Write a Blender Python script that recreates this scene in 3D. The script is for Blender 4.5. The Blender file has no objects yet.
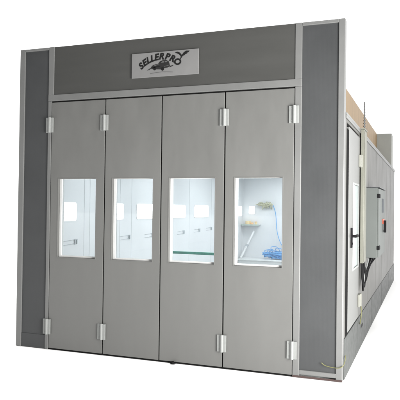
import bpy, bmesh, math, random
from mathutils import Vector, Matrix
random.seed(4)
sc = bpy.context.scene
COL = sc.collection
PI = math.pi

# ------------------------------------------------------------------ materials
MATS = {}
def mat(name, col, rough=.5, metal=0., noise=0., nscale=4., bump=0., bscale=60., coat=0., rib=None, spec=.5, stretch=None, rvar=0.):
    m = bpy.data.materials.new(name); m.use_nodes = True
    nt = m.node_tree; N = nt.nodes; L = nt.links
    b = N['Principled BSDF']
    b.inputs['Base Color'].default_value = (*col, 1)
    b.inputs['Roughness'].default_value = rough
    b.inputs['Metallic'].default_value = metal
    b.inputs['Coat Weight'].default_value = coat
    b.inputs['Specular IOR Level'].default_value = spec
    tc = N.new('ShaderNodeTexCoord')
    src = tc.outputs['Object']
    if stretch:
        mp = N.new('ShaderNodeMapping'); mp.inputs['Scale'].default_value = stretch
        L.new(src, mp.inputs['Vector']); src = mp.outputs['Vector']
    if noise or rvar:
        n = N.new('ShaderNodeTexNoise'); n.inputs['Scale'].default_value = nscale
        n.inputs['Detail'].default_value = 6; n.inputs['Roughness'].default_value = .6
        L.new(src, n.inputs['Vector'])
    if noise:
        mr = N.new('ShaderNodeMapRange')
        mr.inputs['From Min'].default_value = .3; mr.inputs['From Max'].default_value = .7
        mr.inputs['To Min'].default_value = 1-noise; mr.inputs['To Max'].default_value = 1+noise
        L.new(n.outputs['Fac'], mr.inputs['Value'])
        vm = N.new('ShaderNodeVectorMath'); vm.operation = 'SCALE'
        vm.inputs[0].default_value = col
        L.new(mr.outputs['Result'], vm.inputs['Scale'])
        L.new(vm.outputs['Vector'], b.inputs['Base Color'])
    if rvar:
        mr2 = N.new('ShaderNodeMapRange')
        mr2.inputs['From Min'].default_value = .3; mr2.inputs['From Max'].default_value = .7
        mr2.inputs['To Min'].default_value = max(.05, rough-rvar); mr2.inputs['To Max'].default_value = rough+rvar
        L.new(n.outputs['Fac'], mr2.inputs['Value']); L.new(mr2.outputs['Result'], b.inputs['Roughness'])
    last = None
    if bump:
        n2 = N.new('ShaderNodeTexNoise'); n2.inputs['Scale'].default_value = bscale; n2.inputs['Detail'].default_value = 3
        L.new(tc.outputs['Object'], n2.inputs['Vector'])
        bp = N.new('ShaderNodeBump'); bp.inputs['Strength'].default_value = bump; bp.inputs['Distance'].default_value = .004
        L.new(n2.outputs['Fac'], bp.inputs['Height']); last = bp
    if rib:                                   # fine vertical ribs pressed into the sheet
        ax, per, dist = rib
        w = N.new('ShaderNodeTexWave'); w.wave_type = 'BANDS'; w.bands_direction = ax
        w.inputs['Scale'].default_value = per
        L.new(tc.outputs['Object'], w.inputs['Vector'])
        bp = N.new('ShaderNodeBump'); bp.inputs['Strength'].default_value = .5; bp.inputs['Distance'].default_value = dist
        L.new(w.outputs['Fac'], bp.inputs['Height'])
        if last: L.new(last.outputs['Normal'], bp.inputs['Normal'])
        last = bp
    if last: L.new(last.outputs['Normal'], b.inputs['Normal'])
    MATS[name] = m
    return m
def emit(name, col, s):
    m = bpy.data.materials.new(name); m.use_nodes = True
    b = m.node_tree.nodes['Principled BSDF']
    b.inputs['Base Color'].default_value = (*col, 1)
    b.inputs['Emission Color'].default_value = (*col, 1); b.inputs['Emission Strength'].default_value = s
    return m

K = 1.0
M_frame  = mat('pale_grey_frame_paint', (.130, .132, .130), .42, noise=.05, nscale=2.5, bump=.12, bscale=9, rvar=.06)
M_door   = mat('light_grey_door_paint', (.117, .118, .1135), .40, noise=.05, nscale=2.2, bump=.22, bscale=7, rvar=.12, stretch=(1.6, 1, .45))
M_panel  = mat('dark_grey_panel_paint', (.0455, .0475, .049), .42, spec=.3, noise=.06, nscale=2, bump=.1, bscale=6, rib=('X', 22, .00022), rvar=.05)
M_header = mat('dark_grey_header_paint', (.052, .0525, .050), .42, spec=.35, noise=.06, nscale=1.5, bump=.1, bscale=5, rvar=.08, stretch=(.3, 1, 2.5))
M_gap    = mat('black_seal_and_gap_shade', (.008, .008, .008), .9, spec=.05, noise=.2)  # seals, and the painted dark of the recess beside the service door
M_hinge  = mat('pale_hinge_paint', (.22, .228, .222), .45, noise=.05, nscale=30, bump=.1)
M_wall   = mat('side_wall_sheet', (.078, .077, .070), .42, spec=.35, noise=.035, nscale=1.2, bump=.06, bscale=3, rib=('Y', 9, .0002), rvar=.05)
M_sdoor  = mat('service_door_paint', (.135, .138, .134), .4, noise=.05, nscale=2, bump=.1, bscale=5)
M_plinth = mat('galvanised_plinth', (.042, .047, .0445), .5, metal=.1, noise=.14, nscale=9, bump=.1, bscale=40, rvar=.1)
M_tan    = mat('tan_plenum_sheet', (.275, .182, .088), .55, noise=.16, nscale=2.2, stretch=(1, 2.2, .35), bump=.1)
M_gray2  = mat('grey_plenum_sheet', (.33, .34, .32), .5, noise=.07, nscale=2, bump=.1)
M_inner  = mat('white_interior_panel', (.77, .79, .805), .40, noise=.04, nscale=1.3, bump=.1, bscale=3, rvar=.08)
M_reveal = mat('white_window_profile', (.82, .83, .82), .5, noise=.04, nscale=12)
M_bright_pane = mat('painted_bright_pane', (.30, .35, .35), .22, noise=.05, nscale=3)  # opaque; the brightness seen in the glass is put into this pale colour
M_bead_lit = mat('pale_bead_and_lit_reveal', (.52, .525, .52), .45, noise=.04, nscale=12)  # pale tone also paints the lit look of the window reveal
M_sframe = mat('side_window_profile', (.26, .27, .265), .5, noise=.04, nscale=12)
M_block = mat('cream_hinge_plastic', (.21, .212, .185), .5, noise=.06, nscale=12)
M_floorin= mat('galvanised_grating', (.45, .47, .47), .5, metal=.3, noise=.2, nscale=30)
M_cream  = mat('cream_trunking_plastic', (.165, .167, .138), .5, noise=.08, nscale=7, bump=.1)
M_cab    = mat('pale_green_grey_cabinet_paint', (.130, .142, .136), .5, spec=.25, noise=.04, nscale=3, bump=.12)
M_black  = mat('black_plastic', (.008, .008, .009), .6, spec=.12, noise=.2, nscale=40)
M_cable  = mat('black_cable_sheath', (.010, .010, .011), .7, spec=.15, noise=.2, nscale=40)
M_gcable = mat('grey_cable_sheath', (.28, .29, .29), .5, noise=.15, nscale=40)
M_screen = mat('dark_screen_glass', (.05, .06, .07), .5, noise=.1, spec=.15)
M_red    = mat('red_switch_plastic', (.60, .10, .05), .4, noise=.08)
M_steel  = mat('dark_zinc_steel', (.10, .105, .11), .4, metal=.8, noise=.2, nscale=50)
M_plate  = mat('pale_sign_plate', (.165, .165, .164), .33, noise=.05, nscale=5, bump=.06)
M_ink    = mat('black_sign_ink', (.012, .012, .012), .8, noise=.1, spec=.05)
M_ink2   = mat('grey_sign_ink', (.022, .022, .022), .8, noise=.1, spec=.05)
M_line   = mat('faint_grey_sign_ink', (.09, .09, .09), .7, noise=.1, spec=.1)
M_green  = mat('teal_green_paint', (.035, .26, .20), .4, noise=.2, nscale=14)
M_blue   = mat('blue_hose_rubber', (.15, .40, .74), .5, noise=.15, nscale=20)
M_white  = mat('white_plastic', (.78, .80, .80), .4, noise=.05)
M_rag    = mat('olive_grey_cloth', (.50, .50, .38), .9, noise=.3, nscale=30, bump=.4)
M_yel    = mat('ochre_masking_paper', (.76, .62, .36), .6, noise=.1, nscale=20)
M_or     = mat('orange_lid', (.76, .48, .24), .5, noise=.1)
M_wire   = mat('green_yellow_wire', (.12, .12, .045), .5, noise=.2, nscale=25)
M_mark   = mat('grey_bracket_metal', (.46, .50, .53), .5, noise=.15, nscale=30)
M_rust   = mat('brown_base_channel', (.042, .024, .022), .7, noise=.25, nscale=12)
M_ground = mat('white_studio_floor', (.92, .92, .92), .9, noise=.01, nscale=1, spec=.1)
M_lamp   = emit('lit_diffuser', (1, 1, 1), 2.2)
M_ceil   = emit('lit_ceiling_tube', (.95, .99, 1), 21.5)
M_pane = bpy.data.materials.new('clear_glass'); M_pane.use_nodes = True
nt = M_pane.node_tree; N = nt.nodes; N.clear()
o = N.new('ShaderNodeOutputMaterial'); mx = N.new('ShaderNodeMixShader'); tr = N.new('ShaderNodeBsdfTransparent'); gl = N.new('ShaderNodeBsdfGlossy')
fr = N.new('ShaderNodeFresnel'); fr.inputs['IOR'].default_value = 1.45; gl.inputs['Roughness'].default_value = .03
tr.inputs['Color'].default_value = (.965, .975, .98, 1)
nt.links.new(fr.outputs[0], mx.inputs[0]); nt.links.new(tr.outputs[0], mx.inputs[1]); nt.links.new(gl.outputs[0], mx.inputs[2]); nt.links.new(mx.outputs[0], o.inputs[0])

# ------------------------------------------------------------------ mesh helpers
def box(bm, a, b):
    x0, y0, z0 = a; x1, y1, z1 = b
    v = [bm.verts.new(p) for p in ((x0,y0,z0),(x1,y0,z0),(x1,y1,z0),(x0,y1,z0),(x0,y0,z1),(x1,y0,z1),(x1,y1,z1),(x0,y1,z1))]
    for f in ((0,3,2,1),(4,5,6,7),(0,1,5,4),(1,2,6,5),(2,3,7,6),(3,0,4,7)):
        bm.faces.new([v[i] for i in f])
def tube(bm, pts, r, seg=10, cap=True):
    pts = [Vector(p) for p in pts]
    rings = []; up = Vector((0, 0, 1))
    for i, p in enumerate(pts):
        t = (pts[min(i+1, len(pts)-1)] - pts[max(i-1, 0)]).normalized()
        if i == 0:
            n = t.cross(up)
            if n.length < 1e-3: n = t.cross(Vector((1, 0, 0)))
        else:
            n = n - t*n.dot(t)
            if n.length < 1e-4: n = t.cross(Vector((1, 0, 0)))
        n.normalize(); bnm = t.cross(n)
        rr = r[i] if isinstance(r, (list, tuple)) else r
        rings.append([bm.verts.new(p + (n*math.cos(2*PI*k/seg) + bnm*math.sin(2*PI*k/seg))*rr) for k in range(seg)])
    for A, B in zip(rings, rings[1:]):
        for k in range(seg):
            bm.faces.new((A[k], A[(k+1) % seg], B[(k+1) % seg], B[k]))
    if cap:
        bm.faces.new(rings[0][::-1]); bm.faces.new(rings[-1])
def spline(P, n=12):
    P = [Vector(p) for p in P]; out = []
    for i in range(len(P)-1):
        p0 = P[max(i-1, 0)]; p1 = P[i]; p2 = P[i+1]; p3 = P[min(i+2, len(P)-1)]
        for k in range(n):
            t = k/n
            out.append(.5*((2*p1) + (p2-p0)*t + (2*p0-5*p1+4*p2-p3)*t*t + (3*p1-p0-3*p2+p3)*t**3))
    out.append(P[-1]); return out
def plate(bm, u, v, w, holes, axes):
    """slab u0..u1 x v0..v1, thickness w0..w1, with rectangular holes; axes maps (u,v,w) -> xyz"""
    us = sorted({u[0], u[1], *[h[0] for h in holes], *[h[1] for h in holes]})
    vs = sorted({v[0], v[1], *[h[2] for h in holes], *[h[3] for h in holes]})
    def solid(i, j):
        if not (0 <= i < len(us)-1 and 0 <= j < len(vs)-1): return False
        cu, cv = (us[i]+us[i+1])/2, (vs[j]+vs[j+1])/2
        return not any(h[0] < cu < h[1] and h[2] < cv < h[3] for h in holes)
    V = {}
    def g(i, j, k):
        if (i, j, k) not in V:
            p = [0, 0, 0]; p[axes[0]] = us[i]; p[axes[1]] = vs[j]; p[axes[2]] = w[k]
            V[(i, j, k)] = bm.verts.new(p)
        return V[(i, j, k)]
    for i in range(len(us)-1):
        for j in range(len(vs)-1):
            if not solid(i, j): continue
            bm.faces.new((g(i,j,0), g(i+1,j,0), g(i+1,j+1,0), g(i,j+1,0)))
            bm.faces.new((g(i,j,1), g(i,j+1,1), g(i+1,j+1,1), g(i+1,j,1)))
            if not solid(i-1, j): bm.faces.new((g(i,j,0), g(i,j+1,0), g(i,j+1,1), g(i,j,1)))
            if not solid(i+1, j): bm.faces.new((g(i+1,j,0), g(i+1,j,1), g(i+1,j+1,1), g(i+1,j+1,0)))
            if not solid(i, j-1): bm.faces.new((g(i,j,0), g(i,j,1), g(i+1,j,1), g(i+1,j,0)))
            if not solid(i, j+1): bm.faces.new((g(i,j+1,0), g(i+1,j+1,0), g(i+1,j+1,1), g(i,j+1,1)))
XZ = (0, 2, 1); YZ = (1, 2, 0); XY = (0, 1, 2)

def empty(name, loc=(0, 0, 0)):
    o = bpy.data.objects.new(name, None); o.location = loc; COL.objects.link(o); o.empty_display_size = .2
    return o
def tag(o, label=None, cat=None, group=None, kind=None):
    if label: o['label'] = label
    if cat: o['category'] = cat
    if group: o['group'] = group
    if kind: o['kind'] = kind
    return o
WPOS = {}
def obj(name, bm, m, parent=None, bevel=0., smooth=False, origin=None):
    """mesh written in world coordinates, origin moved to the parent's (or given) place"""
    off = Vector(origin) if origin is not None else (WPOS[parent.name] if parent is not None and parent.name in WPOS else Vector((0, 0, 0)))
    bmesh.ops.recalc_face_normals(bm, faces=bm.faces[:])
    bmesh.ops.translate(bm, verts=bm.verts[:], vec=-off)
    me = bpy.data.meshes.new(name); bm.to_mesh(me); bm.free()
    if isinstance(m, (list, tuple)):
        for x in m: me.materials.append(x)
    else: me.materials.append(m)
    if smooth:
        for p in me.polygons: p.use_smooth = True
    o = bpy.data.objects.new(name, me); COL.objects.link(o)
    if bevel:
        md = o.modifiers.new('bevel', 'BEVEL'); md.width = bevel; md.segments = 2; md.limit_method = 'ANGLE'; md.angle_limit = math.radians(40)
    if parent is not None:
        o.parent = parent; o.location = off - WPOS.get(parent.name, Vector((0, 0, 0)))
    else: o.location = off
    WPOS[o.name] = off
    return o
def thing(name, loc, label, cat, group=None):
    o = empty(name, loc); WPOS[o.name] = Vector(loc); return tag(o, label, cat, group)
def B(*boxes):
    bm = bmesh.new()
    for a, b in boxes: box(bm, a, b)
    return bm
def copy_tree(o, loc, label):
    c = o.copy(); COL.objects.link(c); c.location = loc; c['label'] = label
    for ch in o.children:
        d = ch.copy(); COL.objects.link(d); d.parent = c
        for g in ch.children:
            e = g.copy(); COL.objects.link(e); e.parent = d
    return c

# ------------------------------------------------------------------ setting
bm = bmesh.new(); plate(bm, (-150, 150), (-150, 150), (-.3, -.004), [], XY)
tag(obj('ground', bm, M_ground), kind='structure')

# ------------------------------------------------------------------ the booth
W = 4.4; H = 4.07; YB = 10.4
booth = thing('spray_booth', (2.2, 5, 0), 'large grey vehicle spray booth with four windowed front door leaves and a tall dark header', 'spray booth')

# front frame profiles
bm = B(((0, 0, 0), (.082, .11, H)), ((4.328, 0, 0), (4.4, .11, H)),
       ((.082, .002, 4.035), (.47, .11, H-.001)), ((3.915, .002, 4.03), (4.328, .11, H-.001)),
       ((.468, .001, 3.42), (.552, .11, H)), ((3.835, .001, 3.42), (3.915, .11, H)),
       ((.468, 0, 0), (.518, .11, 3.335)), ((3.838, 0, .001), (3.915, .11, 3.335)),
       ((.468, -.002, 3.335), (3.915, .11, 3.42)),
       ((3.915, -.001, .035), (4.328, .11, .085)))
obj('front_frame', bm, M_frame, booth, bevel=.006)
obj('side_panel', B(((.082, .018, 0), (.468, .09, 4.035))), M_panel, booth)
obj('side_panel', B(((3.915, .018, .085), (4.328, .09, 4.03))), M_panel, booth)
obj('kick_plate', B(((.082, .010, .0), (.468, .018, .185))), M_panel, booth, bevel=.003)
hd = obj('header_panel', B(((.552, .012, 3.42), (3.835, .09, H-.003))), M_header, booth)
obj('base_channel', B(((3.838, -.006, 0), (4.402, .0, .022))), M_rust, booth, bevel=.003)
obj('threshold', B(((.52, .010, 0), (3.836, .10, .0135))), M_gap, booth)

# door leaves
leafx = [(.526, 1.342), (1.358, 2.147), (2.163, 2.982), (2.998, 3.830)]
winx  = [(.645, 1.225), (1.465, 2.045), (2.265, 2.872), (3.115, 3.702)]
hx = [.512, 1.35, 2.99, 3.836]
def hinge_bm(x, z):
    bm = bmesh.new()
    box(bm, (x-.062, -.016, z), (x-.006, .0035, z+.2))
    box(bm, (x+.006, -.026, z), (x+.052, -.003, z+.2))
    tube(bm, [(x, -.022, z-.003), (x, -.022, z+.203)], .0195, 16)
    for dz in (.03, .17):
        tube(bm, [(x-.036, -.0185, z+dz), (x-.036, -.012, z+dz)], .006, 8)
    return bm
for i in range(4):
    x0, x1 = leafx[i]; a, b = winx[i]
    bm = bmesh.new(); plate(bm, (x0, x1), (.018, 3.316), (.004, .055), [(a, b, 1.238, 2.288)], XZ)
    leaf = obj('door_leaf', bm, M_door, booth, bevel=.004)
    # deep white inner window profile with a small lip
    bm = bmesh.new()
    plate(bm, (a-.03, b+.03), (1.208, 2.318), (.056, .15), [(a+.001, b-.001, 1.239, 2.287)], XZ)
    obj('window_frame', bm, M_reveal, leaf, bevel=.003)
    bm = bmesh.new()
    plate(bm, (a+.0012, b-.0012), (1.2392, 2.2868), (.042, .060), [(a+.036, b-.006, 1.263, 2.281)], XZ)  # wider at left and bottom, standing in for the brightly lit reveal
    obj('bead_and_lit_reveal', bm, M_bead_lit, leaf, bevel=.003)
    # slim outer gasket
    bm = bmesh.new()
    plate(bm, (a-.009, b+.009), (1.229, 2.297), (.0015, .0039), [(a+.002, b-.002, 1.240, 2.286)], XZ)
    obj('window_trim', bm, M_door, leaf, bevel=.002)
    obj('pane', B(((a+.004, .0605, 1.242), (b-.004, .063, 2.284))), M_pane, leaf)
    hs = {0: [hx[0]], 1: [hx[1]], 2: [hx[2]], 3: [hx[3]]}[i]
    for x in hs:
        for z in (.205, 2.91):
            obj('hinge', hinge_bm(x, z), M_hinge, leaf, bevel=.003)
    # black seal in the gap beside and above the leaf
    obj('seal_and_gap_shade', B(((x0-.0078, .02, .024), (x0-.0002, .05, 3.33)), ((x0, .02, 3.3165), (x1, .05, 3.334)), ((x1+.0002, .022, .024), (x1+.0076, .048, 3.33))), M_gap, leaf)

ds = thing('door_stop', (2.36, -.02, 0), 'tiny dark floor bolt tip poking out under the third door leaf', 'door stop')
bm = bmesh.new(); tube(bm, [(2.36, -.03, 0), (2.36, -.03, .03)], [.022, .016], 12)
obj('bolt_tip', bm, M_gap, ds)
obj('bolt_plate', B(((2.33, -.045, .0), (2.39, .006, .006))), M_steel, ds)

# walls
obj('left_wall', B(((.001, .112, 0), (.1, YB, 3.0))), M_inner, booth)
obj('back_wall', B(((.101, YB, 0), (4.32, YB+.1, 3.0))), M_inner, booth)
obj('inner_floor', B(((.101, .112, .0), (4.319, YB-.001, .06))), M_floorin, booth)
obj('ceiling', B(((.101, .112, 2.94), (4.319, YB-.001, 3.0))), M_inner, booth)
bm = bmesh.new()
plate(bm, (.112, YB+.1), (.46, 2.999), (4.33, W), [(.20, 1.56, .46, 2.93)], YZ)
obj('right_wall', bm, M_wall, booth, bevel=.002)
bm = bmesh.new()      # inner lining of that wall
plate(bm, (.113, YB), (.0, 2.93), (4.322, 4.329), [(.22, 1.56, .46, 2.93)], YZ)
obj('wall_lining', bm, M_inner, booth)
for y in (2.95, 4.4, 5.85, 7.3, 8.75):      # joint strips of the wall panels
    obj('joint_strip', B(((W, y-.004, .46), (W+.0012, y+.004, 2.965))), M_wall, booth)
obj('wall_cap', B(((4.30, .11, 3.001), (W+.012, YB+.1, 3.03)), ((W+.0005, .112, 2.965), (W+.012, 1.59, 3.0)), ((W+.0005, 1.95, 2.965), (W+.012, YB+.1, 3.0))), M_sdoor, booth, bevel=.003)
pl = obj('plinth', B(((4.32, .111, 0), (W+.01, YB+.1, .458))), M_plinth, booth, bevel=.004)
obj('slot', B(((W+.0095, 1.85, .26), (W+.012, 2.1, .30))), M_black, pl)
for y in (1.4, 3.6, 5.8, 8.0): obj('plinth_joint', B(((W+.0101, y-.01, .01), (W+.012, y+.01, .448))), M_plinth, pl)
obj('roof', B(((.1, .112, 3.0315), (4.29, YB+.1, 3.06))), M_gray2, booth)
obj('roof_plenum', B(((.4, .13, 3.061), (3.984, 9.78, 3.95))), M_tan, booth, bevel=.006)
obj('rear_plenum', B(((.4, 9.781, 3.062), (4.36, YB+.1, 3.95))), M_gray2, booth, bevel=.008)

# service door in the side wall
sd = bmesh.new()
plate(sd, (.405, 1.545), (.475, 2.90), (4.345, 4.406), [(.83, 1.47, 1.18, 2.24)], YZ)
sdo = obj('service_door', sd, M_sdoor, booth, bevel=.004)
bm = bmesh.new(); plate(bm, (.806, 1.494), (1.156, 2.264), (4.4062, 4.411), [(.832, 1.468, 1.182, 2.238)], YZ)
obj('window_frame', bm, M_sframe, sdo, bevel=.003)
obj('inner_bead', B(((4.392, .833, 1.183), (4.408, .93, 2.237))), M_white, sdo, bevel=.004)
obj('pane', B(((4.393, .931, 1.183), (4.397, 1.468, 2.237))), M_bright_pane, sdo)  # opaque pane painted pale for the bright look of clear glass
bm = B(((4.4065, .60, 1.46), (4.424, .68, 1.70)))
tube(bm, [(4.42, .63, 1.60), (4.465, .63, 1.60)], .017, 10)
tube(bm, spline([(4.463, .62, 1.60), (4.468, .70, 1.602), (4.466, .84, 1.60)], 5), .018, 10)
tube(bm, [(4.42, .63, 1.51), (4.432, .63, 1.51)], .014, 10)
obj('handle', bm, M_black, sdo, bevel=.002)
for z in (.62, 2.5):
    bm = B(((4.4065, 1.44, z), (4.432, 1.54, z+.16)), ((4.4065, 1.57, z), (4.432, 1.67, z+.16)))
    tube(bm, [(4.43, 1.555, z-.004), (4.43, 1.555, z+.164)], .018, 12)
    obj('hinge', bm, M_block, sdo, bevel=.003)
obj('seal_and_gap_shade', B(((4.352, .205, .465), (4.4025, .403, 2.86)), ((4.352, .232, 2.902), (4.385, 1.558, 2.928)), ((4.352, 1.547, .49), (4.375, 1.558, 2.90))), M_gap, sdo)  # first strip is flush black, painting the shade of the open recess

# ------------------------------------------------------------------ sign on the header
sg = thing('sign_board', (2.187, .005, 3.57), 'pale rectangular sign reading SELLERPRO above a small car drawing, on the dark header', 'sign')
obj('board', B(((1.73, -.010, 3.56), (2.645, .0055, 3.872))), M_plate, sg, bevel=.004)
def sgp(u, v): return (1.73 + u*.915, 3.872 - v*.312)     # 0..1 across, 0..1 down
letters = [('S', .148, .50, 40), ('E', .200, .375, 30), ('L', .258, .285, 22), ('L', .318, .225, 14), ('E', .378, .185, 6),
           ('R', .455, .165, -4), ('P', .540, .195, -14), ('R', .616, .28, -25), ('O', .688, .42, -36)]
lb = bmesh.new()
for ch, u, v, a in letters:
    cu = bpy.data.curves.new('t', 'FONT'); cu.body = ch; cu.size = .112; cu.extrude = .0012; cu.offset = .0047; cu.shear = .18
    cu.align_x = 'CENTER'; cu.align_y = 'CENTER'; cu.resolution_u = 4
    to = bpy.data.objects.new('t', cu); COL.objects.link(to)
    dg = bpy.context.evaluated_depsgraph_get(); me = bpy.data.meshes.new_from_object(to.evaluated_get(dg))
    x, z = sgp(u, v)
    me.transform(Matrix.Translation((x, -.0115, z-.012)) @ Matrix.Rotation(-math.radians(a)*-1, 4, Vector((0, -1, 0))) @ Matrix.Rotation(PI/2, 4, 'X'))
    lb.from_mesh(me)
    bpy.data.objects.remove(to); bpy.data.curves.remove(cu); bpy.data.meshes.remove(me)
obj('lettering', lb, M_ink, sg)
def poly(bm, pts, y0=-.0105, y1=-.0125):
    A = [bm.verts.new((x, y1, z)) for x, z in pts]; Bv = [bm.verts.new((x, y0, z)) for x, z in pts]
    bm.faces.new(A); bm.faces.new(Bv[::-1]); n = len(pts)
    for i in range(n): bm.faces.new((A[i], A[(i+1) % n], Bv[(i+1) % n], Bv[i]))
# car drawing
bm = bmesh.new()
poly(bm, [sgp(*p) for p in ((.30,.60),(.33,.52),(.41,.48),(.43,.40),(.47,.36),(.53,.36),(.565,.42),(.575,.50),(.585,.62),(.55,.66),(.50,.68),(.46,.72),(.38,.70),(.31,.68))])
obj('car_drawing', bm, M_ink2, sg)
bm = bmesh.new()
for c in ((.355, .665), (.475, .70)):
    poly(bm, [sgp(c[0]+.022*math.cos(t*PI/8), c[1]+.075*math.sin(t*PI/8)) for t in range(16)], -.0126, -.0136)
poly(bm, [sgp(*p) for p in ((.445,.47),(.455,.40),(.475,.375),(.54,.38),(.558,.46))], -.0126, -.0136)
poly(bm, [sgp(*p) for p in ((.31,.60),(.44,.57),(.44,.60),(.31,.635))], -.0126, -.0136)
obj('car_details', bm, M_ink, sg)
bm = bmesh.new()
poly(bm, [sgp(*p) for p in ((.452,.455),(.462,.405),(.500,.395),(.502,.450))], -.0137, -.0143)
poly(bm, [sgp(*p) for p in ((.512,.448),(.510,.395),(.538,.400),(.550,.445))], -.0137, -.0143)
poly(bm, [sgp(*p) for p in ((.335,.545),(.41,.505),(.43,.50),(.36,.56))], -.0137, -.0143)
poly(bm, [sgp(*p) for p in ((.50,.60),(.575,.56),(.575,.575),(.50,.62))], -.0137, -.0143)
obj('car_highlights', bm, M_line, sg)
for pts in (((.24,.72),(.28,.65),(.32,.62),(.30,.66),(.27,.71)), ((.59,.60),(.64,.58),(.62,.62),(.58,.66))):
    bm = bmesh.new(); poly(bm, [sgp(*p) for p in pts]); obj('ground_stroke', bm, M_ink2, sg)
bm = bmesh.new()
us = [.29+.026*k for k in range(14)]
poly(bm, [sgp(u, .85-.035*math.sin((u-.29)/.338*PI)) for u in us] + [sgp(u, .868-.035*math.sin((u-.29)/.338*PI)) for u in us[::-1]])
obj('underline', bm, M_line, sg)
bm = bmesh.new()          # feathered flourish above the last letters
poly(bm, [sgp(*p) for p in ((.655,.09),(.69,.06),(.72,.09),(.745,.16),(.757,.21),(.785,.11),(.82,.05),(.868,.06),(.855,.115),(.825,.145),(.838,.155),(.80,.20),(.805,.215),(.77,.245),(.758,.30),(.735,.38),(.728,.36),(.742,.29),(.738,.24),(.715,.17),(.69,.135))])
obj('flourish', bm, M_ink, sg)

# ------------------------------------------------------------------ side wall fittings
tr_ = thing('cable_trunking', (4.43, 1.75, 1.19), 'cream vertical cable trunking fixed beside the side service door', 'cable trunking')
obj('trunking_body', B(((4.4125, 1.62, 1.19), (4.458, 1.93, 3.02))), M_cream, tr_, bevel=.004)
obj('trunking_lid', B(((4.4585, 1.66, 1.21), (4.466, 1.89, 3.0))), M_cream, tr_, bevel=.003)
obj('end_cap', B(((4.4125, 1.61, 3.0205), (4.47, 1.94, 3.04))), M_cream, tr_, bevel=.003)

rod = bmesh.new()
tube(rod, [(4.435, 1.86, 3.05), (4.435, 1.86, 3.44)], .0075, 10)
for k in range(9):
    z = 3.09 + k*.039
    tube(rod, [(4.435, 1.86, z), (4.435, 1.86, z+.014)], .017-.001*k, 8)
ro = thing('threaded_rod', (4.435, 1.86, 3.04), 'thin dark threaded rod standing upright on top of the cream trunking', 'rod')
obj('shaft', rod, M_steel, ro)
obj('base_nut', B(((4.41, 1.82, 3.0405), (4.46, 1.90, 3.065))), M_black, ro, bevel=.004)

cb = thing('control_cabinet', (4.5, 3.0, 1.2), 'pale grey-green wall-mounted control cabinet with a red rotary switch and black latches', 'cabinet')
obj('housing', B(((4.407, 2.40, 1.21), (4.578, 3.70, 2.25))), M_cab, cb, bevel=.006)
obj('door', B(((4.5785, 2.415, 1.22), (4.600, 3.70, 2.24))), M_cab, cb, bevel=.004)
obj('rain_lid', B(((4.4125, 2.385, 2.251), (4.615, 3.72, 2.262))), M_steel, cb, bevel=.003)
for z in (1.33, 2.10): obj('latch', B(((4.57, 2.395, z), (4.612, 2.56, z+.06))), M_black, cb, bevel=.006)
obj('screen', B(((4.6005, 3.00, 1.88), (4.606, 3.35, 2.10))), M_screen, cb, bevel=.002)
sw = obj('switch_plate', B(((4.6005, 3.12, 1.70), (4.612, 3.44, 1.78))), M_red, cb, bevel=.004)
obj('switch_handle', B(((4.6125, 3.24, 1.56), (4.650, 3.32, 1.755)), ((4.6005, 3.40, 1.56), (4.612, 3.5, 1.60))), M_black, sw, bevel=.006)

def cables():
    specs = [
     ([(4.43, 1.66, 1.2), (4.44, 1.66, 1.0), (4.45, 1.72, .86), (4.44, 1.80, .80), (4.43, 1.86, .90), (4.44, 1.80, 1.2)], .011, M_cable),
     ([(4.43, 1.72, 1.2), (4.445, 1.71, 1.05), (4.45, 1.76, .92), (4.44, 1.84, .86), (4.43, 1.92, .98), (4.44, 1.9, 1.2)], .009, M_cable),
     ([(4.43, 1.84, 1.2), (4.44, 1.83, 1.08), (4.45, 1.85, .97), (4.44, 1.93, .91), (4.44, 2.12, 1.02), (4.46, 2.44, 1.215)], .010, M_gcable),
     ([(4.44, 1.70, 1.2), (4.45, 1.78, .95), (4.45, 1.9, .84), (4.45, 2.1, .97), (4.48, 2.5, 1.215)], .010, M_cable),
     ([(4.45, 1.76, 1.2), (4.46, 1.86, 1.0), (4.46, 2.02, .92), (4.47, 2.2, 1.04), (4.52, 2.52, 1.215)], .011, M_cable),
     ([(4.44, 1.88, 1.2), (4.455, 1.9, 1.08), (4.455, 2.0, 1.02), (4.47, 2.2, 1.08), (4.55, 2.6, 1.215)], .009, M_cable)]
    specs += [([(4.44, 1.68, 1.2), (4.455, 1.70, .98), (4.455, 1.80, .88), (4.455, 1.96, .90), (4.46, 2.2, 1.06), (4.5, 2.46, 1.215)], .008, M_cable),
              ([(4.44, 1.80, 1.2), (4.462, 1.82, 1.12), (4.462, 1.96, 1.0), (4.465, 2.12, .96), (4.47, 2.32, 1.1), (4.47, 2.42, 1.215)], .008, M_cable)]
    names = ['thick black cable looping lowest from the foot of the trunking', 'black cable looping just inside the lowest loop below the trunking',
             'single grey cable looping between trunking and control cabinet', 'black cable sagging from trunking to the near underside of the control cabinet',
             'thin black cable sagging to the middle underside of the control cabinet', 'shortest black cable looping tightly up to the control cabinet',
             'thin black cable hanging deep between the grey cable and the trunking', 'thin black cable swinging widest toward the far side below the cabinet']
    for (P, r, m), lab in zip(specs, names):
        bm = bmesh.new(); tube(bm, spline(P, 8), r, 8)
        tag(obj('cable', bm, m, smooth=True, origin=P[0]), lab, 'cable', 'cables hanging under the control cabinet')
cables()
bm = bmesh.new()
tube(bm, spline([(4.17, -.008, .195), (4.21, -.012, .170), (4.28, -.016, .158), (4.36, -.02, .158), (4.41, -.012, .185), (4.425, .05, .24), (4.416, .13, .27)], 8), .0048, 8)
tag(obj('earth_wire', bm, M_wire, smooth=True, origin=(4.17, -.008, .195)), 'yellow-green wire looped round the front foot of the right corner post', 'wire', 'loose yellow-green wires')
bm = bmesh.new()
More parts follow.
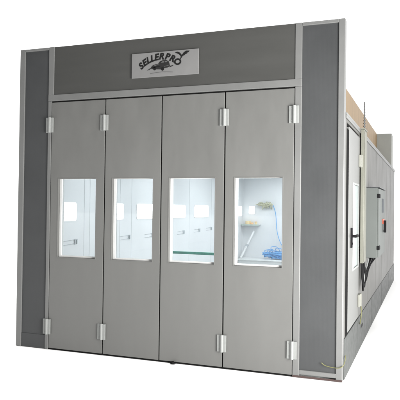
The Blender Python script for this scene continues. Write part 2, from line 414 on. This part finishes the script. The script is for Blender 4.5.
tube(bm, spline([(4.43, 1.60, .64), (4.44, 1.62, .52), (4.43, 1.60, .42), (4.42, 1.64, .36)], 8), .008, 8)
tag(obj('earth_wire', bm, M_wire, smooth=True, origin=(4.43, 1.6, .64)), 'yellow-green wire hanging below the lower hinge of the side service door', 'wire', 'loose yellow-green wires')

# ------------------------------------------------------------------ inside the booth
def rounded(u0, u1, v0, v1, w0, w1, rad, axes):
    bm = bmesh.new(); P = []
    for cu, cv, a0 in ((u1-rad, v1-rad, 0), (u0+rad, v1-rad, 90), (u0+rad, v0+rad, 180), (u1-rad, v0+rad, 270)):
        for k in range(7):
            a = math.radians(a0+15*k); P.append((cu+rad*math.cos(a), cv+rad*math.sin(a)))
    rings = []
    for w_ in (w0, w1):
        ring = []
        for u, v in P:
            p = [0, 0, 0]; p[axes[0]] = u; p[axes[1]] = v; p[axes[2]] = w_; ring.append(bm.verts.new(p))
        rings.append(ring)
    n = len(P)
    for k in range(n): bm.faces.new((rings[0][k], rings[0][(k+1) % n], rings[1][(k+1) % n], rings[1][k]))
    bm.faces.new(rings[0][::-1]); bm.faces.new(rings[1]); return bm
IX = .1
first = None
LP = [(.55, 1.30), (2.02, 2.86), (3.40, 4.13), (4.95, 5.83), (6.40, 7.36), (8.0, 8.9), (9.6, 10.25)]
labs = ['lit rectangular wall lamp seen through the leftmost door window', 'lit wall lamp at the left edge of the second door window', 'lit wall lamp at the right edge of the second door window',
        'lit wall lamp at the left edge of the third door window', 'lit wall lamp in the middle of the third door window', 'lit wall lamp hidden between the third and fourth door windows', 'lit narrow wall lamp at the left edge of the fourth door window']
for (a, b), lab in zip(LP, labs):
    if lab.startswith('lit wall lamp hidden'): continue
    t = thing('wall_lamp', (IX, (a+b)/2, 1.7), lab, 'lamp', 'lit lamps along the inner left wall')
    obj('lamp_frame', rounded(a-.012, b+.012, 1.683, 1.990, IX+.0005, IX+.008, .06, YZ), M_inner, t)
    obj('diffuser', rounded(a, b, 1.695, 1.978, IX+.0082, IX+.014, .05, YZ), M_lamp, t)
t = thing('wall_lamp', (.38, YB, 1.75), 'small lit lamp on the back wall above the shelf', 'lamp', 'lit lamps on the inner walls')
obj('lamp_frame', rounded(.278, .472, 1.743, 2.002, YB-.008, YB-.0005, .04, XZ), M_inner, t)
obj('diffuser', rounded(.29, .46, 1.755, 1.99, YB-.014, YB-.0082, .03, XZ), M_lamp, t)
# wall seams inside
bm = bmesh.new()
for y in (.45, 1.55, 1.72, 2.75, 3.2, 4.45, 4.62, 6.1, 7.6, 9.1): box(bm, (IX+.0002, y-.006, .06), (IX+.004, y+.006, 2.94))
for z in (1.10, 2.42): box(bm, (IX+.0002, .12, z-.005), (IX+.003, YB-.01, z+.005))
obj('inner_joint', bm, M_inner, booth)
bm = bmesh.new()
for x in (1.1, 1.3, 2.3): box(bm, (x-.006, YB-.004, .06), (x+.006, YB-.0002, 2.94))
obj('inner_joint', bm, M_inner, booth)
# twin-pronged brackets on the left wall
def bracket(y, z, lab):
    t = thing('wall_bracket', (IX, y, z), lab, 'bracket', 'small grey brackets on the inner left wall')
    bm = bmesh.new()
    for dz in (.03, -.03): tube(bm, [(IX+.006, y-.36, z+dz-.015), (IX+.012, y-.05, z+dz)], .0032, 6)
    obj('arm', bm, M_mark, t)
    obj('prong', B(((IX+.002, y-.040, z-.045), (IX+.016, y-.020, z+.025)), ((IX+.002, y+.016, z-.045), (IX+.016, y+.036, z+.025)), ((IX+.002, y-.05, z+.0255), (IX+.017, y+.045, z+.036))), M_mark, t)
for y, z, lab in ((1.30, 1.37, 'small grey twin-pronged bracket on the inner wall below the lamp of the leftmost window'),
                  (3.10, 1.37, 'small grey bracket on the inner wall in the middle of the second window'),
                  (4.12, 1.37, 'small grey bracket on the inner wall at the right edge of the second window'),
                  (5.75, 1.37, 'small grey bracket on the inner wall left of the middle of the third window'),
                  (6.75, 1.385, 'small grey bracket on the inner wall right of the middle of the third window'),
                  (7.60, 1.40, 'small grey bracket on the inner wall at the right edge of the third window')):
    bracket(y, z, lab)
# green rail across, on trestle legs
g = thing('green_barrier', (1.8, 2.0, .06), 'long teal green rail crossing the booth behind the third door window', 'barrier')
obj('rail', B(((1.25, 1.98, 1.185), (2.42, 2.02, 1.225))), M_green, g, bevel=.004)
for x in (1.3, 2.34):
    bm = bmesh.new(); tube(bm, [(x, 2.0, .062), (x, 2.0, 1.185)], .02, 10); box(bm, (x-.03, 1.8, .0605), (x+.03, 2.2, .08)); obj('leg', bm, M_green, g)
# low bench at the back wall with hose heap
bn = thing('bench', (1.6, 10.1, .06), 'low white bench against the back wall under the heap of blue hose', 'bench')
obj('front_panel', B(((.225, 9.76, .061), (2.11, 9.775, .4295))), M_white, bn)
obj('bench_top', B(((.14, 9.72, .43), (2.2, YB-.006, .47))), M_white, bn, bevel=.006)
for x in (.2, 2.14):
    for y in (9.78, 10.33):
        obj('leg', B(((x-.025, y-.025, .061), (x+.025, y+.025, .43))), M_white, bn)
sh = thing('wall_shelf', (.45, YB, 1.42), 'narrow white shelf on the back wall below the small lamp', 'shelf')
obj('shelf_board', B(((.12, YB-.24, 1.43), (.66, YB-.005, 1.455))), M_mark if False else M_white, sh, bevel=.003)
obj('shelf_lip', B(((.12, YB-.246, 1.415), (.66, YB-.241, 1.455))), mat('pale_green_shelf_edge', (.42, .50, .46), .5), sh)
def lathe(prof, c, seg=18):
    bm = bmesh.new(); rings = [[bm.verts.new((c[0]+r*math.cos(2*PI*k/seg), c[1]+r*math.sin(2*PI*k/seg), c[2]+z)) for k in range(seg)] for r, z in prof]
    for A, Bq in zip(rings, rings[1:]):
        for k in range(seg): bm.faces.new((A[k], A[(k+1) % seg], Bq[(k+1) % seg], Bq[k]))
    bm.faces.new(rings[0][::-1]); bm.faces.new(rings[-1]); return bm
tag(obj('tape_roll', lathe([(.0, 0), (.075, 0), (.08, .01), (.08, .09), (.072, .10), (.04, .10)], (.30, 10.28, 1.456)), M_yel, origin=(.30, 10.28, 1.456)), 'large ochre tape roll on the back wall shelf', 'tape roll')
tag(obj('tape_roll', lathe([(.0, 0), (.05, 0), (.052, .05), (.03, .055)], (.42, 10.25, 1.456)), M_or, origin=(.42, 10.25, 1.456)), 'small orange tape roll beside the large ochre roll on the shelf', 'tape roll')
c = thing('paint_pot', (.54, 10.27, 1.456), 'small pale pot with orange lid at the right end of the shelf', 'pot')
obj('pot_body', lathe([(.0, 0), (.036, 0), (.04, .05), (.04, .06)], (.54, 10.27, 1.456)), M_yel, c)
obj('lid', lathe([(.042, .0605), (.042, .075), (.03, .08)], (.54, 10.27, 1.456)), M_or, c)
bm = bmesh.new(); tube(bm, [(.18, 9.95, .475), (.47, 10.33, 1.25)], .034, 14)
tb = tag(obj('white_tube', bm, M_white, smooth=False, origin=(.18, 9.95, .475)), 'white tube leaning against the back wall below the shelf', 'tube')
obj('collar', (lambda b: (tube(b, [(.305, 10.115, .81), (.325, 10.14, .865)], .042, 14), b)[1])(bmesh.new()), M_mark, tb)
# cloth bundle on hook with hose
hk = thing('rag_bundle', (.85, YB, 1.95), 'olive grey rag bundle hanging from a hook high on the back wall', 'rag bundle')
bm = bmesh.new()
for k in range(26):
    a = random.uniform(0, 2*PI); p0 = Vector((.84+random.uniform(-.10, .16), YB-.09, 2.03+random.uniform(-.05, .04)))
    d = Vector((math.cos(a)*random.uniform(.08, .20), random.uniform(-.05, .05), math.sin(a)*random.uniform(.03, .11)))
    tube(bm, spline([p0, p0+d*.5+Vector((0, -.02, .02)), p0+d], 3), [.030, .030, .028, .026, .02, .014, .006], 6)
tube(bm, spline([(.80, YB-.09, 2.03), (.66, YB-.10, 2.05), (.52, YB-.10, 2.03)], 4), [.02]*5+[.016, .014, .012, .01], 6)
obj('cloth', bm, M_rag, hk)
bm = bmesh.new(); tube(bm, [(.9, YB-.001, 2.07), (.9, YB-.12, 2.07), (.9, YB-.12, 2.11)], .012, 8); obj('hook', bm, M_mark, hk)
bm = bmesh.new()
tube(bm, spline([(1.05, YB-.1, 2.02), (1.13, YB-.11, 1.75), (1.17, YB-.12, 1.3), (1.28, YB-.14, .95), (1.45, YB-.2, .72), (1.52, YB-.3, .55)], 8), .011, 8)
for k in range(9):
    cx, cy = 1.25+random.uniform(-.18, .22), 10.0+random.uniform(-.08, .06); r = random.uniform(.16, .32); z0 = .49 + .018*k
    pts = [(cx + r*1.25*math.cos(t*.5+k), cy + r*.5*math.sin(t*.5+k), z0 + .02*math.sin(t*1.7+k)+.006*t*.3) for t in range(int(2*PI/.5)*2+1)]
    tube(bm, spline(pts, 3), .0125, 7)
for k in range(10):
    x = random.uniform(.80, 1.45); y = random.uniform(9.85, 10.15)
    P = [(x, y, .5)]
    for s in range(4): P.append((x+random.uniform(-.22, .22), y+random.uniform(-.1, .1), random.uniform(.52, .84 if k < 6 else .68)))
    P.append((x+random.uniform(-.3, .3), y, .5))
    tube(bm, spline(P, 6), .0095, 7)
tag(obj('air_hose', bm, M_blue, smooth=True, origin=(1.25, 10, .475)), 'bright blue air hose tangled on the bench and rising to the rag bundle', 'hose')
# ceiling tube lamps
for i, y in enumerate((1.5, 4.0, 6.5, 9.0)):
    t = thing('ceiling_lamp', (2.2, y, 2.9), ['lit ceiling lamp nearest the front doors', 'second lit ceiling lamp behind the front doors', 'third lit ceiling lamp behind the front doors', 'lit ceiling lamp nearest the back wall'][i], 'lamp', 'lit lamps on the booth ceiling')
    obj('lamp_housing', B(((1.0, y-.2, 2.915), (3.4, y+.2, 2.9395))), M_white, t, bevel=.004)
    obj('diffuser', B(((1.03, y-.17, 2.895), (3.37, y+.17, 2.9145))), M_ceil, t, bevel=.004)

# ------------------------------------------------------------------ light
w = bpy.data.worlds.new('World'); sc.world = w; w.use_nodes = True
nt = w.node_tree; N = nt.nodes; Lk = nt.links
bg = N['Background']; bg.inputs['Color'].default_value = (1, 1, 1, 1)
tc = N.new('ShaderNodeTexCoord'); sx = N.new('ShaderNodeSeparateXYZ'); Lk.new(tc.outputs['Generated'], sx.inputs[0])
mr = N.new('ShaderNodeMapRange'); mr.interpolation_type = 'SMOOTHSTEP'
mr.inputs['From Min'].default_value = .15; mr.inputs['From Max'].default_value = .55
mr.inputs['To Min'].default_value = .03; mr.inputs['To Max'].default_value = 1.6
ad = N.new('ShaderNodeMath'); ad.operation = 'MULTIPLY_ADD'; ad.inputs[1].default_value = .85
Lk.new(sx.outputs['Z'], ad.inputs[0]); Lk.new(sx.outputs['Y'], ad.inputs[2]); Lk.new(ad.outputs[0], mr.inputs['Value']); Lk.new(mr.outputs['Result'], bg.inputs['Strength'])

def aim(o, to):
    o.rotation_euler = (Vector(to)-o.location).to_track_quat('-Z', 'Y').to_euler()
s = bpy.data.lights.new('sun', 'SUN'); s.energy = 2.0; s.angle = math.radians(35); s.color = (1, .985, .965)
so = bpy.data.objects.new('sun', s); COL.objects.link(so); so.location = (2.6, -1.0, 14); aim(so, (2.2, .9, 0))
a = bpy.data.lights.new('softbox', 'AREA'); a.shape = 'RECTANGLE'; a.size = 2.4; a.size_y = 3.0; a.energy = 455; a.color = (1, .985, .96); a.spread = math.radians(110)
ao = bpy.data.objects.new('softbox', a); COL.objects.link(ao); ao.location = (7.9, -3.3, 1.5); aim(ao, (3.6, 0, 1.8))

# ------------------------------------------------------------------ camera
yaw, pit, rol, f = -.3638, .0130, .0123, 600.4454
cam = bpy.data.cameras.new('camera'); co = bpy.data.objects.new('camera', cam); COL.objects.link(co); sc.camera = co
F = Vector((math.sin(yaw)*math.cos(pit), math.cos(yaw)*math.cos(pit), math.sin(pit)))
Rt = Vector((math.cos(yaw), -math.sin(yaw), 0)); U = Rt.cross(F)
R2 = Rt*math.cos(rol)+U*math.sin(rol); U2 = -Rt*math.sin(rol)+U*math.cos(rol)
co.matrix_world = Matrix(((R2.x, U2.x, -F.x, 5.2849), (R2.y, U2.y, -F.y, -6.8362), (R2.z, U2.z, -F.z, 1.9214), (0, 0, 0, 1)))
cam.sensor_width = 36; cam.lens = 36*f/400; cam.clip_end = 1000; cam.clip_start = .05
sc.view_settings.view_transform = 'Standard'; sc.view_settings.look = 'None'; sc.view_settings.gamma = 1; sc.view_settings.exposure = 0
sc.cycles.use_denoising = True; sc.cycles.transparent_max_bounces = 12; sc.cycles.max_bounces = 10; sc.cycles.sample_clamp_indirect = 5
